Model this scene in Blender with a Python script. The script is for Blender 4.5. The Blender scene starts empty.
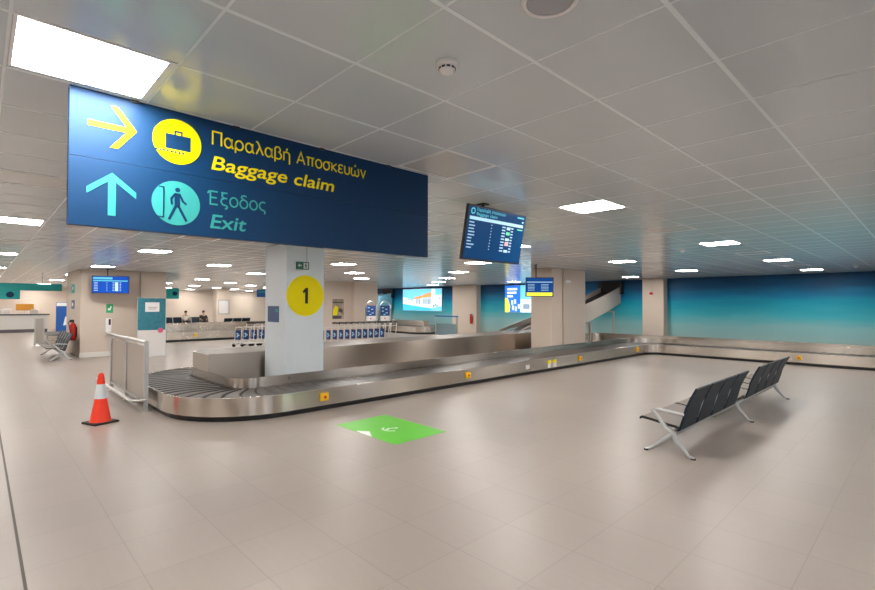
import bpy, bmesh, math, random
from mathutils import Vector, Matrix
random.seed(7)
R = math.radians
SC = bpy.context.scene
COL = SC.collection
PI = math.pi

# ------------------------------------------------------------ camera
EYE = 1.80
CEIL = 2.941
cam_d = bpy.data.cameras.new('camera')
cam = bpy.data.objects.new('camera', cam_d)
COL.objects.link(cam)
cam_d.sensor_width = 36.0
cam_d.lens = 477.92 / 875 * 36.0
cam_d.clip_end = 200
cam.location = (0, 0, EYE)
cam.rotation_euler = (Matrix.Rotation(R(46.12), 3, 'Z') @ Matrix.Rotation(R(91.083), 3, 'X') @ Matrix.Rotation(0.0017, 3, 'Z')).to_euler()
SC.camera = cam

# ------------------------------------------------------------ world, exposure
w = bpy.data.worlds.new('world')
SC.world = w
w.use_nodes = True
w.node_tree.nodes['Background'].inputs[0].default_value = (0.75, 0.8, 0.9, 1)
w.node_tree.nodes['Background'].inputs[1].default_value = 2.2
SC.view_settings.view_transform = 'Standard'
SC.view_settings.look = 'None'
SC.view_settings.gamma = 1
SC.view_settings.exposure = 0.2
LAMP = 49.0          # strength of the ceiling light panels
LAMP_COL = (1.0, 0.955, 0.90)


# ------------------------------------------------------------ materials
def mat(name, col, rough=0.5, metal=0.0, spec=0.5, emit=None, es=0.0, coat=0.0, noise=0.0, nscale=8.0, stretch=(1, 1, 1), bump=0.0):
    m = bpy.data.materials.new(name)
    m.use_nodes = True
    nt = m.node_tree
    b = nt.nodes['Principled BSDF']
    b.inputs['Base Color'].default_value = (*col, 1)
    b.inputs['Roughness'].default_value = rough
    b.inputs['Metallic'].default_value = metal
    b.inputs['Specular IOR Level'].default_value = spec
    b.inputs['Coat Weight'].default_value = coat
    if emit:
        b.inputs['Emission Color'].default_value = (*emit, 1)
        b.inputs['Emission Strength'].default_value = es
    # every material keeps a little procedural variation
    g = nt.nodes.new('ShaderNodeTexCoord')
    mp = nt.nodes.new('ShaderNodeMapping')
    mp.inputs['Scale'].default_value = stretch
    n = nt.nodes.new('ShaderNodeTexNoise')
    n.inputs['Scale'].default_value = nscale
    n.inputs['Detail'].default_value = 4
    nt.links.new(g.outputs['Object'], mp.inputs['Vector'])
    nt.links.new(mp.outputs[0], n.inputs['Vector'])
    k = noise if noise else 0.03
    mx = nt.nodes.new('ShaderNodeMix')
    mx.data_type = 'RGBA'
    mx.inputs[6].default_value = (*[c * (1 - k) for c in col], 1)
    mx.inputs[7].default_value = (*[min(1, c * (1 + k)) for c in col], 1)
    nt.links.new(n.outputs['Fac'], mx.inputs[0])
    nt.links.new(mx.outputs[2], b.inputs['Base Color'])
    if bump:
        bp = nt.nodes.new('ShaderNodeBump')
        bp.inputs['Strength'].default_value = bump
        bp.inputs['Distance'].default_value = 0.01
        nt.links.new(n.outputs['Fac'], bp.inputs['Height'])
        nt.links.new(bp.outputs[0], b.inputs['Normal'])
    return m


def math_node(nt, op, a, b=None, c=None):
    n = nt.nodes.new('ShaderNodeMath')
    n.operation = op
    for i, v in enumerate((a, b, c)):
        if v is None:
            continue
        if isinstance(v, (int, float)):
            n.inputs[i].default_value = v
        else:
            nt.links.new(v, n.inputs[i])
    return n.outputs[0]


def floor_material():
    m = mat('floor_porcelain', (0.47, 0.425, 0.39), 0.3, spec=0.5)
    nt = m.node_tree
    b = nt.nodes['Principled BSDF']
    geo = nt.nodes.new('ShaderNodeNewGeometry')
    sep = nt.nodes.new('ShaderNodeSeparateXYZ')
    nt.links.new(geo.outputs['Position'], sep.inputs[0])
    px = math_node(nt, 'DIVIDE', math_node(nt, 'ADD', sep.outputs['X'], 60 + 0.65), 0.6)
    py = math_node(nt, 'DIVIDE', math_node(nt, 'ADD', sep.outputs['Y'], 58.4 - 0.235), 0.584)
    fx, fy = math_node(nt, 'FRACT', px), math_node(nt, 'FRACT', py)
    jx = math_node(nt, 'LESS_THAN', math_node(nt, 'ABSOLUTE', math_node(nt, 'SUBTRACT', fx, 0.5)), 0.4955)
    jy = math_node(nt, 'LESS_THAN', math_node(nt, 'ABSOLUTE', math_node(nt, 'SUBTRACT', fy, 0.5)), 0.4945)
    tile = math_node(nt, 'MULTIPLY', jx, jy)
    # one tone per tile
    cmb = nt.nodes.new('ShaderNodeCombineXYZ')
    nt.links.new(math_node(nt, 'FLOOR', px), cmb.inputs[0])
    nt.links.new(math_node(nt, 'FLOOR', py), cmb.inputs[1])
    wn = nt.nodes.new('ShaderNodeTexWhiteNoise')
    nt.links.new(cmb.outputs[0], wn.inputs['Vector'])
    # fine streaks of the stone print
    mp = nt.nodes.new('ShaderNodeMapping')
    mp.inputs['Scale'].default_value = (1.0, 9.0, 1)
    nt.links.new(geo.outputs['Position'], mp.inputs['Vector'])
    ns = nt.nodes.new('ShaderNodeTexNoise')
    ns.inputs['Scale'].default_value = 3.0
    ns.inputs['Detail'].default_value = 6
    nt.links.new(mp.outputs[0], ns.inputs['Vector'])
    v = math_node(nt, 'ADD', math_node(nt, 'MULTIPLY', wn.outputs['Value'], 0.05), math_node(nt, 'MULTIPLY', ns.outputs['Fac'], 0.12))
    v = math_node(nt, 'ADD', v, 0.91)
    v = math_node(nt, 'MULTIPLY', v, math_node(nt, 'ADD', math_node(nt, 'MULTIPLY', tile, 0.2), 0.8))
    vm = nt.nodes.new('ShaderNodeVectorMath')
    vm.operation = 'SCALE'
    vm.inputs[0].default_value = (0.36, 0.308, 0.275)
    nt.links.new(v, vm.inputs['Scale'])
    nt.links.new(vm.outputs[0], b.inputs['Base Color'])
    nt.links.new(math_node(nt, 'ADD', math_node(nt, 'MULTIPLY', ns.outputs['Fac'], 0.12), 0.30), b.inputs['Roughness'])
    return m


def mural_material():
    """Printed sea picture: dark sky-blue above, turquoise, pale sand-green at the foot."""
    m = mat('sea_mural', (0.05, 0.3, 0.4), 0.45, spec=0.3)
    nt = m.node_tree
    b = nt.nodes['Principled BSDF']
    geo = nt.nodes.new('ShaderNodeNewGeometry')
    sep = nt.nodes.new('ShaderNodeSeparateXYZ')
    nt.links.new(geo.outputs['Position'], sep.inputs[0])
    mp = nt.nodes.new('ShaderNodeMapping')
    mp.inputs['Scale'].default_value = (0.35, 0.35, 2.2)
    nt.links.new(geo.outputs['Position'], mp.inputs['Vector'])
    ns = nt.nodes.new('ShaderNodeTexNoise')
    ns.inputs['Scale'].default_value = 1.6
    ns.inputs['Detail'].default_value = 6
    nt.links.new(mp.outputs[0], ns.inputs['Vector'])
    h = math_node(nt, 'DIVIDE', sep.outputs['Z'], 2.941)
    h = math_node(nt, 'ADD', h, math_node(nt, 'MULTIPLY', math_node(nt, 'SUBTRACT', ns.outputs['Fac'], 0.5), 0.16))
    cr = nt.nodes.new('ShaderNodeValToRGB')
    e = cr.color_ramp.elements
    e[0].position = 0.0
    e[0].color = (0.44, 0.56, 0.54, 1)
    e[1].position = 1.0
    e[1].color = (0.004, 0.06, 0.16, 1)
    for p, c in ((0.3, (0.31, 0.62, 0.65)), (0.47, (0.07, 0.56, 0.68)), (0.62, (0.008, 0.43, 0.62)), (0.74, (0.005, 0.25, 0.52)), (0.86, (0.004, 0.11, 0.27))):
        q = e.new(p)
        q.color = (*c, 1)
    nt.links.new(h, cr.inputs[0])
    nt.links.new(cr.outputs[0], b.inputs['Base Color'])
    return m


M = {}
M['floor'] = floor_material()
M['mural'] = mural_material()
M['ceiling'] = mat('ceiling_tile', (0.64, 0.70, 0.745), 0.17, spec=0.7, noise=0.02, nscale=1.2)
M['tbar'] = mat('ceiling_bar', (0.88, 0.95, 1.0), 0.25)
M['crossbar'] = mat('ceiling_cross_bar', (0.80, 0.85, 0.89), 0.3)
M['wall'] = mat('beige_wall', (0.72, 0.61, 0.515), 0.55, noise=0.04, nscale=1.5)
M['wall2'] = mat('beige_darker', (0.65, 0.555, 0.475), 0.5, noise=0.04, nscale=1.5)
M['colgrey'] = mat('grey_paint', (0.77, 0.84, 0.90), 0.5, noise=0.03, nscale=1.5)
M['baseb'] = mat('pale_skirting', (0.72, 0.70, 0.67), 0.4)
M['joint'] = mat('dark_joint', (0.09, 0.075, 0.065), 0.6)
M['steel'] = mat('brushed_steel', (0.60, 0.55, 0.50), 0.27, metal=1.0, noise=0.08, nscale=3, stretch=(1, 1, 60))
M['steel2'] = mat('satin_steel', (0.50, 0.44, 0.385), 0.3, metal=1.0, noise=0.08, nscale=3, stretch=(1, 1, 60))
for k_ in ('steel', 'steel2'):
    nt_ = M[k_].node_tree
    b_ = nt_.nodes['Principled BSDF']
    b_.inputs['Anisotropic'].default_value = 0.93
    b_.inputs['Anisotropic Rotation'].default_value = 0.25
    tg_ = nt_.nodes.new('ShaderNodeTangent')
    tg_.direction_type = 'RADIAL'
    tg_.axis = 'Z'
    nt_.links.new(tg_.outputs[0], b_.inputs['Tangent'])
M['alu'] = mat('aluminium', (0.66, 0.66, 0.65), 0.35, metal=1.0)
M['perf'] = mat('perforated_sheet', (0.52, 0.48, 0.44), 0.45, metal=0.6, noise=0.12, nscale=90)
M['silver'] = mat('silver_paint', (0.55, 0.57, 0.58), 0.35, metal=0.5)
M['black'] = mat('black_plastic', (0.012, 0.012, 0.013), 0.45)
M['skirt'] = mat('black_kick_strip', (0.008, 0.009, 0.011), 0.35)
M['belt'] = mat('rubber_plate', (0.085, 0.072, 0.066), 0.42, spec=0.5, noise=0.2, nscale=14)
M['brownlid'] = mat('brown_lid', (0.17, 0.135, 0.11), 0.45)
M['boxyellow'] = mat('stop_box_yellow', (0.93, 0.55, 0.02), 0.45, spec=0.3)
M['cart'] = mat('cart_tube', (0.74, 0.73, 0.71), 0.35, metal=0.3)
M['lip'] = mat('rubber_lip', (0.008, 0.007, 0.007), 0.5)
M['navy'] = mat('navy_sign_face', (0.001, 0.034, 0.105), 0.5, spec=0.26, noise=0.02)
M['yellow'] = mat('signal_yellow', (0.95, 0.78, 0.0), 0.45, spec=0.2)
M['yellow2'] = mat('disc_yellow', (1.0, 0.83, 0.0), 0.5, spec=0.2)
M['turq'] = mat('turquoise_print', (0.04, 0.33, 0.32), 0.45, spec=0.2)
M['white'] = mat('white_plastic', (0.9, 0.9, 0.9), 0.4)
M['paper'] = mat('paper_white', (0.78, 0.76, 0.75), 0.6)
M['cream'] = mat('cream_plastic', (0.70, 0.62, 0.55), 0.45)
M['orange'] = mat('cone_orange', (0.95, 0.045, 0.01), 0.4)
M['reflect'] = mat('reflective_white', (0.74, 0.78, 0.84), 0.35)
M['red'] = mat('signal_red', (0.62, 0.02, 0.015), 0.35)
M['green'] = mat('sticker_green', (0.115, 0.58, 0.025), 0.4, noise=0.08, nscale=3)
M['exitgreen'] = mat('exit_green', (0.005, 0.13, 0.07), 0.4)
M['signgreen'] = mat('sign_green', (0.03, 0.42, 0.16), 0.45)
M['teal'] = mat('teal_panel', (0.03, 0.38, 0.38), 0.5, spec=0.2)
M['posterteal'] = mat('poster_teal', (0.03, 0.21, 0.28), 0.5, noise=0.35, nscale=9)
M['pink'] = mat('poster_pink', (0.75, 0.12, 0.25), 0.5)
M['bluepanel'] = mat('cart_blue', (0.006, 0.045, 0.20), 0.4)
M['bannerblue'] = mat('banner_blue', (0.01, 0.10, 0.40), 0.5)
M['seat'] = mat('dark_seat_shell', (0.007, 0.019, 0.033), 0.5, spec=0.25, noise=0.15, nscale=20)
M['pad'] = mat('seat_pan_grey', (0.20, 0.165, 0.145), 0.5, noise=0.12, nscale=10)
M['glass'] = mat('pale_grille', (0.42, 0.43, 0.47), 0.45)
M['offlamp'] = mat('unlit_diffuser', (0.68, 0.68, 0.68), 0.2, spec=0.6)
M['lamp'] = mat('lamp_diffuser', (0.9, 0.9, 0.9), 0.4, emit=LAMP_COL, es=LAMP)
M['screen'] = mat('screen_navy', (0.005, 0.03, 0.08), 0.25, spec=0.15, emit=(0.001, 0.036, 0.125), es=0.8)
M['screen_bright'] = mat('screen_blue', (0.005, 0.04, 0.15), 0.25, spec=0.15, emit=(0.004, 0.05, 0.42), es=0.9)
M['screen_mid'] = mat('screen_mid_blue', (0.005, 0.03, 0.1), 0.25, spec=0.15, emit=(0.002, 0.045, 0.22), es=0.9)
M['scr_cyan'] = mat('screen_cyan', (0.1, 0.3, 0.35), 0.3, emit=(0.03, 0.36, 0.42), es=1.0)
M['scr_pale'] = mat('screen_pale', (0.3, 0.4, 0.45), 0.3, emit=(0.30, 0.55, 0.66), es=1.0)
M['glow_text'] = mat('glowing_text', (0.3, 0.4, 0.45), 0.3, emit=(0.18, 0.36, 0.50), es=1.0)
M['scr_green'] = mat('screen_green', (0.1, 0.4, 0.2), 0.3, emit=(0.10, 0.55, 0.32), es=1.0)
M['scr_red'] = mat('screen_pink', (0.4, 0.2, 0.2), 0.3, emit=(0.62, 0.30, 0.36), es=1.0)
M['scr_yellow'] = mat('screen_yellow', (0.6, 0.6, 0.05), 0.3, emit=(0.75, 0.72, 0.04), es=0.9)
M['lb_sky'] = mat('lightbox_sky', (0.3, 0.6, 0.7), 0.3, emit=(0.12, 0.60, 0.92), es=1.0)
M['lb_white'] = mat('lightbox_white', (0.8, 0.8, 0.8), 0.3, emit=(0.80, 0.88, 0.95), es=0.95)
M['lb_aqua'] = mat('lightbox_aqua', (0.2, 0.6, 0.7), 0.3, emit=(0.01, 0.45, 0.75), es=1.1)
M['lb_orange'] = mat('lightbox_orange', (0.7, 0.4, 0.1), 0.3, emit=(0.85, 0.33, 0.06), es=1.0)
M['lb_grey'] = mat('lightbox_grey', (0.4, 0.5, 0.55), 0.3, emit=(0.16, 0.24, 0.32), es=1.0)
M['lb_blue'] = mat('lightbox_blue', (0.05, 0.2, 0.7), 0.3, emit=(0.01, 0.14, 0.72), es=1.2)
M['lb_yellow'] = mat('lightbox_yellow', (0.8, 0.7, 0.1), 0.3, emit=(0.95, 0.85, 0.05), es=1.2)
M['skin'] = mat('skin', (0.52, 0.30, 0.21), 0.55)
M['hair'] = mat('dark_hair', (0.012, 0.010, 0.010), 0.5)
M['cloth_red'] = mat('red_cloth', (0.50, 0.045, 0.03), 0.8)
M['cloth_dark'] = mat('dark_cloth', (0.02, 0.02, 0.025), 0.8)
M['cloth_white'] = mat('pale_cloth', (0.62, 0.58, 0.54), 0.8)
M['cloth_grey'] = mat('grey_cloth', (0.10, 0.11, 0.11), 0.8)
M['rubber'] = mat('rubber_black', (0.01, 0.01, 0.01), 0.6)
M['chuteblue'] = mat('pale_blue_panel', (0.24, 0.50, 0.62), 0.4)
M['chutegrey'] = mat('pale_chute_panel', (0.50, 0.45, 0.41), 0.4, metal=0.2)
M['clearglass'] = mat('blue_grey_glass', (0.20, 0.30, 0.34), 0.12, spec=0.7)
M['photo_brown'] = mat('poster_photo', (0.42, 0.33, 0.24), 0.5, noise=0.9, nscale=3)
M['lilac'] = mat('plaque_print', (0.05, 0.10, 0.24), 0.45, noise=0.25, nscale=12)
M['counter_top'] = mat('counter_top', (0.10, 0.09, 0.10), 0.4)
M['lobby_orange'] = mat('orange_sheet', (0.85, 0.36, 0.03), 0.5)


# ------------------------------------------------------------ mesh helpers
class MB:
    def __init__(self):
        self.bm = bmesh.new()

    def box(self, a, b, bev=0.0, rz=0.0, piv=None):
        a, b = Vector(a), Vector(b)
        r = bmesh.ops.create_cube(self.bm, size=1)
        vs = r['verts']
        c, s = (a + b) / 2, b - a
        for v in vs:
            v.co = Vector((v.co.x * s.x, v.co.y * s.y, v.co.z * s.z)) + c
        if bev > 0:
            es = list({e for v in vs for e in v.link_edges})
            r2 = bmesh.ops.bevel(self.bm, geom=es, offset=bev, segments=2, affect='EDGES', profile=0.5)
            vs = list({v for f in r2['faces'] for v in f.verts} | {v for v in vs if v.is_valid})
        if rz:
            bmesh.ops.rotate(self.bm, verts=vs, cent=piv or c, matrix=Matrix.Rotation(rz, 3, 'Z'))
        return self

    def tube(self, p, q, r, r2=None, n=10):
        p, q = Vector(p), Vector(q)
        d = q - p
        L = d.length
        if L < 1e-6:
            return self
        m = Matrix.Translation((p + q) / 2) @ d.to_track_quat('Z', 'Y').to_matrix().to_4x4()
        bmesh.ops.create_cone(self.bm, cap_ends=True, cap_tris=False, segments=n, radius1=r, radius2=r if r2 is None else r2, depth=L, matrix=m)
        return self

    def path(self, pts, r, n=8):
        """tube along a polyline, mitred"""
        pts = [Vector(p) for p in pts]
        rings = []
        up = Vector((0, 0, 1))
        for i, p in enumerate(pts):
            d = (pts[min(i + 1, len(pts) - 1)] - pts[max(i - 1, 0)]).normalized()
            u = d.cross(up)
            if u.length < 1e-3:
                u = d.cross(Vector((0, 1, 0)))
            u.normalize()
            v = u.cross(d).normalized()
            rr = r[i] if isinstance(r, (list, tuple)) else r
            rings.append([self.bm.verts.new(p + (u * math.cos(2 * PI * k / n) + v * math.sin(2 * PI * k / n)) * rr) for k in range(n)])
        for a, b in zip(rings, rings[1:]):
            for k in range(n):
                self.bm.faces.new((a[k], a[(k + 1) % n], b[(k + 1) % n], b[k]))
        self.bm.faces.new(rings[0][::-1])
        self.bm.faces.new(rings[-1])
        return self

    def lathe(self, prof, n=24, c=(0, 0, 0)):
        c = Vector(c)
        rings = []
        for r, z in prof:
            rings.append([self.bm.verts.new(c + Vector((max(r, 1e-4) * math.cos(2 * PI * k / n), max(r, 1e-4) * math.sin(2 * PI * k / n), z))) for k in range(n)])
        for a, b in zip(rings, rings[1:]):
            for k in range(n):
                self.bm.faces.new((a[k], a[(k + 1) % n], b[(k + 1) % n], b[k]))
        self.bm.faces.new(rings[0][::-1])
        self.bm.faces.new(rings[-1])
        return self

    def poly(self, pts, off):
        """flat polygon pts (3-D, planar) thickened by the vector off"""
        off = Vector(off)
        a = [self.bm.verts.new(Vector(p)) for p in pts]
        b = [self.bm.verts.new(Vector(p) + off) for p in pts]
        n = len(a)
        self.bm.faces.new(a[::-1])
        self.bm.faces.new(b)
        for k in range(n):
            self.bm.faces.new((a[k], a[(k + 1) % n], b[(k + 1) % n], b[k]))
        return self

    def wall(self, path, z0, z1, th, closed=False):
        """vertical sheet of thickness th along a 2-D path"""
        n = len(path)
        nor = []
        for i in range(n):
            p = path[(i - 1) % n] if closed else path[max(i - 1, 0)]
            q = path[(i + 1) % n] if closed else path[min(i + 1, n - 1)]
            d = (Vector(q) - Vector(p)).normalized()
            nor.append(Vector((d.y, -d.x)))
        qs = []
        for i in range(n):
            o = Vector(path[i])
            k = o - nor[i] * th
            qs.append([self.bm.verts.new((o.x, o.y, z0)), self.bm.verts.new((o.x, o.y, z1)), self.bm.verts.new((k.x, k.y, z1)), self.bm.verts.new((k.x, k.y, z0))])
        rng = range(n if closed else n - 1)
        for i in rng:
            a, b = qs[i], qs[(i + 1) % n]
            for k in range(4):
                self.bm.faces.new((a[k], b[k], b[(k + 1) % 4], a[(k + 1) % 4]))
        if not closed:
            self.bm.faces.new(qs[0])
            self.bm.faces.new(qs[-1][::-1])
        return self

    def xform(self, m):
        bmesh.ops.transform(self.bm, matrix=m, verts=self.bm.verts)
        return self

    def build(self, name, m, parent=None, smooth=False, at=None):
        bmesh.ops.recalc_face_normals(self.bm, faces=self.bm.faces)
        me = bpy.data.meshes.new(name)
        self.bm.to_mesh(me)
        self.bm.free()
        me.materials.append(M[m] if isinstance(m, str) else m)
        if smooth:
            me.shade_smooth()
            try:
                me.set_sharp_from_angle(angle=R(35))
            except Exception:
                pass
        o = bpy.data.objects.new(name, me)
        COL.objects.link(o)
        if parent:
            o.parent = parent
        if at:
            o.location = at
        return o


def thing(name, label, cat, loc=(0, 0, 0), rz=0.0, group=None):
    o = bpy.data.objects.new(name, None)
    COL.objects.link(o)
    o.empty_display_size = 0.2
    o.location = loc
    o.rotation_euler = (0, 0, rz)
    return tag(o, label, cat, group)


def tag(o, label, cat, group=None):
    o['label'] = label
    o['category'] = cat
    if group:
        o['group'] = group
    return o


def struct(name, mb, m, label=None, cat=None, smooth=False):
    o = mb.build(name, m, smooth=smooth)
    o['kind'] = 'structure'
    if label:
        o['label'] = label
        o['category'] = cat
    return o


def dup(root, loc=None, rz=None, label=None, group=None):
    r = root.copy()
    COL.objects.link(r)
    if loc is not None:
        r.location = loc
    if rz is not None:
        r.rotation_euler = (0, 0, rz)
    if label:
        r['label'] = label
    if group:
        r['group'] = group
    for ch in list(root.children):
        c = ch.copy()
        COL.objects.link(c)
        c.parent = r
        for g in ch.children:
            d = g.copy()
            COL.objects.link(d)
            d.parent = c
    return r


FACE_X = Matrix(((0, 0, 1, 0), (1, 0, 0, 0), (0, 1, 0, 0), (0, 0, 0, 1)))      # flat (x,y) -> world (Y,Z), facing +X
FACE_MY = Matrix(((1, 0, 0, 0), (0, 0, -1, 0), (0, 1, 0, 0), (0, 0, 0, 1)))    # flat (x,y) -> world (X,Z), facing -Y
FLAT = Matrix.Identity(4)


def lettering(s, x0, x1, y0, h, m, frame, lift, parent, name='lettering', bold=0.0, shear=0.0):
    """text set in the plane of `frame`: left edge x0, right edge x1, baseline y0, size h"""
    c = bpy.data.curves.new(name, 'FONT')
    c.body = s
    c.size = h
    c.offset = bold
    c.shear = shear
    c.extrude = 0.0015
    c.resolution_u = 4
    t = bpy.data.objects.new(name, c)
    COL.objects.link(t)
    bpy.context.view_layer.update()
    me = bpy.data.meshes.new_from_object(t.evaluated_get(bpy.context.evaluated_depsgraph_get()))
    bpy.data.objects.remove(t)
    xs = [v.co.x for v in me.vertices]
    a, b = min(xs), max(xs)
    k = (x1 - x0) / (b - a)
    me.transform(frame @ Matrix.Translation((x0 - a * k, y0, lift)) @ Matrix.Diagonal((k, 1, 1, 1)))
    me.materials.clear()
    me.materials.append(M[m])
    me.name = name
    o = bpy.data.objects.new(name, me)
    COL.objects.link(o)
    o.parent = parent
    return o


def disc(mb, cx, cy, r, frame, z0, z1, n=40):
    pts = [frame @ Vector((cx + r * math.cos(2 * PI * k / n), cy + r * math.sin(2 * PI * k / n), z0)) for k in range(n)]
    mb.poly(pts, (frame.to_3x3() @ Vector((0, 0, z1 - z0))))
    return mb


def flat(mb, pts, frame, z0, z1):
    mb.poly([frame @ Vector((x, y, z0)) for x, y in pts], frame.to_3x3() @ Vector((0, 0, z1 - z0)))
    return mb


def rect(mb, x0, y0, x1, y1, frame, z0, z1):
    return flat(mb, [(x0, y0), (x1, y0), (x1, y1), (x0, y1)], frame, z0, z1)


def stroke(mb, p, q, w, frame, z0, z1):
    p, q = Vector(p), Vector(q)
    d = (q - p).normalized()
    n = Vector((-d.y, d.x)) * w / 2
    return flat(mb, [p - n, q - n, q + n, p + n], frame, z0, z1)


def arc(cx, cy, rx, ry, a0, a1, n=12):
    return [(cx + rx * math.cos(R(a0 + (a1 - a0) * k / n)), cy + ry * math.sin(R(a0 + (a1 - a0) * k / n))) for k in range(n + 1)]


GLYPH = {   # monoline Greek letters: (advance, strokes)
    'Π': (0.66, [[(0, 0), (0, 0.75), (0.48, 0.75), (0.48, 0)]]),
    'α': (0.62, [arc(0.2, 0.275, 0.2, 0.275, 0, 360, 24), [(0.42, 0.55), (0.40, 0.28), (0.43, 0.05), (0.5, 0.0)]]),
    'ρ': (0.60, [arc(0.22, 0.275, 0.22, 0.275, 0, 360, 24), [(0, 0.275), (0, -0.2)]]),
    'λ': (0.58, [[(0.0, 0.75), (0.09, 0.75), (0.14, 0.68), (0.44, 0)], [(0.23, 0.46), (0.02, 0)]]),
    'β': (0.58, [[(0, -0.2), (0, 0.58)] + arc(0.17, 0.58, 0.17, 0.17, 180, -60, 12) + [(0.2, 0.43)] + arc(0.2, 0.215, 0.21, 0.215, 90, -90, 12) + [(0.06, 0.02)]]),
    'ή': (0.56, [[(0, 0.55), (0, 0)], [(0, 0.34)] + arc(0.19, 0.36, 0.19, 0.19, 170, 0, 10) + [(0.38, -0.2)], [(0.17, 0.64), (0.24, 0.78)]]),
    'Α': (0.68, [[(0, 0), (0.27, 0.75), (0.54, 0)], [(0.09, 0.24), (0.45, 0.24)]]),
    'π': (0.66, [[(0, 0.55), (0.54, 0.55)], [(0.12, 0.55), (0.12, 0)], [(0.41, 0.55), (0.41, 0)]]),
    'ο': (0.58, [arc(0.22, 0.275, 0.22, 0.275, 0, 360, 24)]),
    'σ': (0.64, [arc(0.22, 0.26, 0.22, 0.27, 0, 360, 24), [(0.2, 0.53), (0.52, 0.53)]]),
    'κ': (0.52, [[(0, 0.55), (0, 0)], [(0.36, 0.55), (0.05, 0.27), (0.38, 0)]]),
    'ε': (0.50, [arc(0.19, 0.415, 0.17, 0.135, 30, 270, 12) + [(0.26, 0.28)], arc(0.19, 0.14, 0.19, 0.14, 90, 330, 12)]),
    'υ': (0.54, [[(0, 0.55), (0, 0.19)] + arc(0.19, 0.19, 0.19, 0.19, 180, 360, 12) + [(0.38, 0.55)]]),
    'ώ': (0.80, [[(0.04, 0.55), (0, 0.3), (0, 0.17)] + arc(0.155, 0.17, 0.155, 0.17, 180, 360, 10) + [(0.31, 0.38)], [(0.31, 0.17)] + arc(0.465, 0.17, 0.155, 0.17, 180, 360, 10) + [(0.62, 0.3), (0.58, 0.55)], [(0.29, 0.64), (0.36, 0.78)]]),
    'ν': (0.52, [[(0, 0.55), (0.2, 0), (0.4, 0.55)]]),
    'Έ': (0.58, [[(-0.14, 0.60), (-0.07, 0.76)], [(0.4, 0.75), (0, 0.75), (0, 0), (0.4, 0)], [(0, 0.39), (0.34, 0.39)]]),
    'ξ': (0.50, [[(0.0, 0.75), (0.36, 0.75)], [(0.2, 0.75), (0.06, 0.66), (0.06, 0.52), (0.2, 0.44), (0.34, 0.44)], [(0.2, 0.44), (0.04, 0.36), (0, 0.2), (0.08, 0.06), (0.28, 0.01), (0.35, -0.06), (0.32, -0.15), (0.22, -0.19)]]),
    'δ': (0.58, [arc(0.22, 0.255, 0.22, 0.255, 0, 360, 24), [(0.22, 0.51), (0.08, 0.62), (0.1, 0.72), (0.22, 0.77), (0.38, 0.73)]]),
    'ς': (0.50, [[(0.36, 0.52)] + arc(0.22, 0.3, 0.22, 0.25, 75, 235, 12) + [(0.2, 0.05), (0.32, 0.0), (0.36, -0.08), (0.3, -0.18)]]),
    ' ': (0.34, []),
}


def stroke_text(txt, x0, x1, y0, cap, m, frame, lift, parent, wgt=0.085):
    """monoline lettering between x0 and x1"""
    tot = 0.0
    for ch in txt[:-1]:
        tot += GLYPH[ch][0]
    tot += GLYPH[txt[-1]][0] - 0.14
    kx, ky = (x1 - x0) / tot, cap / 0.75
    mb = MB()
    pen = 0.0
    z0, z1 = lift, lift + 0.0015
    for ch in txt:
        adv, strokes = GLYPH[ch]
        for pl in strokes:
            P = [Vector((x0 + (pen + x) * kx, y0 + y * ky)) for x, y in pl]
            closed = (P[0] - P[-1]).length < 1e-5
            if closed:
                P = P[:-1]
            n = len(P)
            h = wgt * ky / 2
            A_, B_ = [], []
            for i in range(n):
                a = P[i - 1] if (closed or i > 0) else P[0]
                b = P[(i + 1) % n] if (closed or i < n - 1) else P[-1]
                d1, d2 = (P[i] - a), (b - P[i])
                d1 = d1.normalized() if d1.length > 1e-9 else d2.normalized()
                d2 = d2.normalized() if d2.length > 1e-9 else d1
                t_ = (d1 + d2)
                t_ = t_.normalized() if t_.length > 1e-6 else d1
                nn = Vector((-t_.y, t_.x))
                q = h / max(0.5, nn.dot(Vector((-d1.y, d1.x))))
                A_.append(P[i] + nn * q)
                B_.append(P[i] - nn * q)
            for i in range(n if closed else n - 1):
                j = (i + 1) % n
                flat(mb, [A_[i], A_[j], B_[j], B_[i]], frame, z0, z1)
        pen += adv
    return mb.build('lettering', m, parent)


def round_path(V, closed=True, seg=10):
    """V: (x, y, radius); returns a 2-D path with rounded corners"""
    out = []
    n = len(V)
    for i in range(n):
        p = Vector(V[i][:2])
        r = V[i][2]
        a = Vector(V[(i - 1) % n][:2])
        b = Vector(V[(i + 1) % n][:2])
        u, v = (a - p).normalized(), (b - p).normalized()
        ang = u.angle(v)
        t = r / math.tan(ang / 2)
        c = p + (u + v).normalized() * (r / math.sin(ang / 2))
        s, e = p + u * t - c, p + v * t - c
        a0 = math.atan2(s.y, s.x)
        a1 = math.atan2(e.y, e.x)
        da = (a1 - a0 + PI) % (2 * PI) - PI
        for k in range(seg + 1):
            th = a0 + da * k / seg
            out.append((c.x + r * math.cos(th), c.y + r * math.sin(th)))
    return out


def resample(path, step):
    P = [Vector(p) for p in path] + [Vector(path[0])]
    out = []
    for a, b in zip(P, P[1:]):
        L = (b - a).length
        k = max(1, int(round(L / step)))
        for i in range(k):
            out.append(tuple(a + (b - a) * i / k))
    return out


def offset_path(path, d):
    n = len(path)
    out = []
    for i in range(n):
        p, q = Vector(path[i - 1]), Vector(path[(i + 1) % n])
        t = (q - p).normalized()
        out.append((path[i][0] + t.y * d, path[i][1] - t.x * d))
    return out


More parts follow.
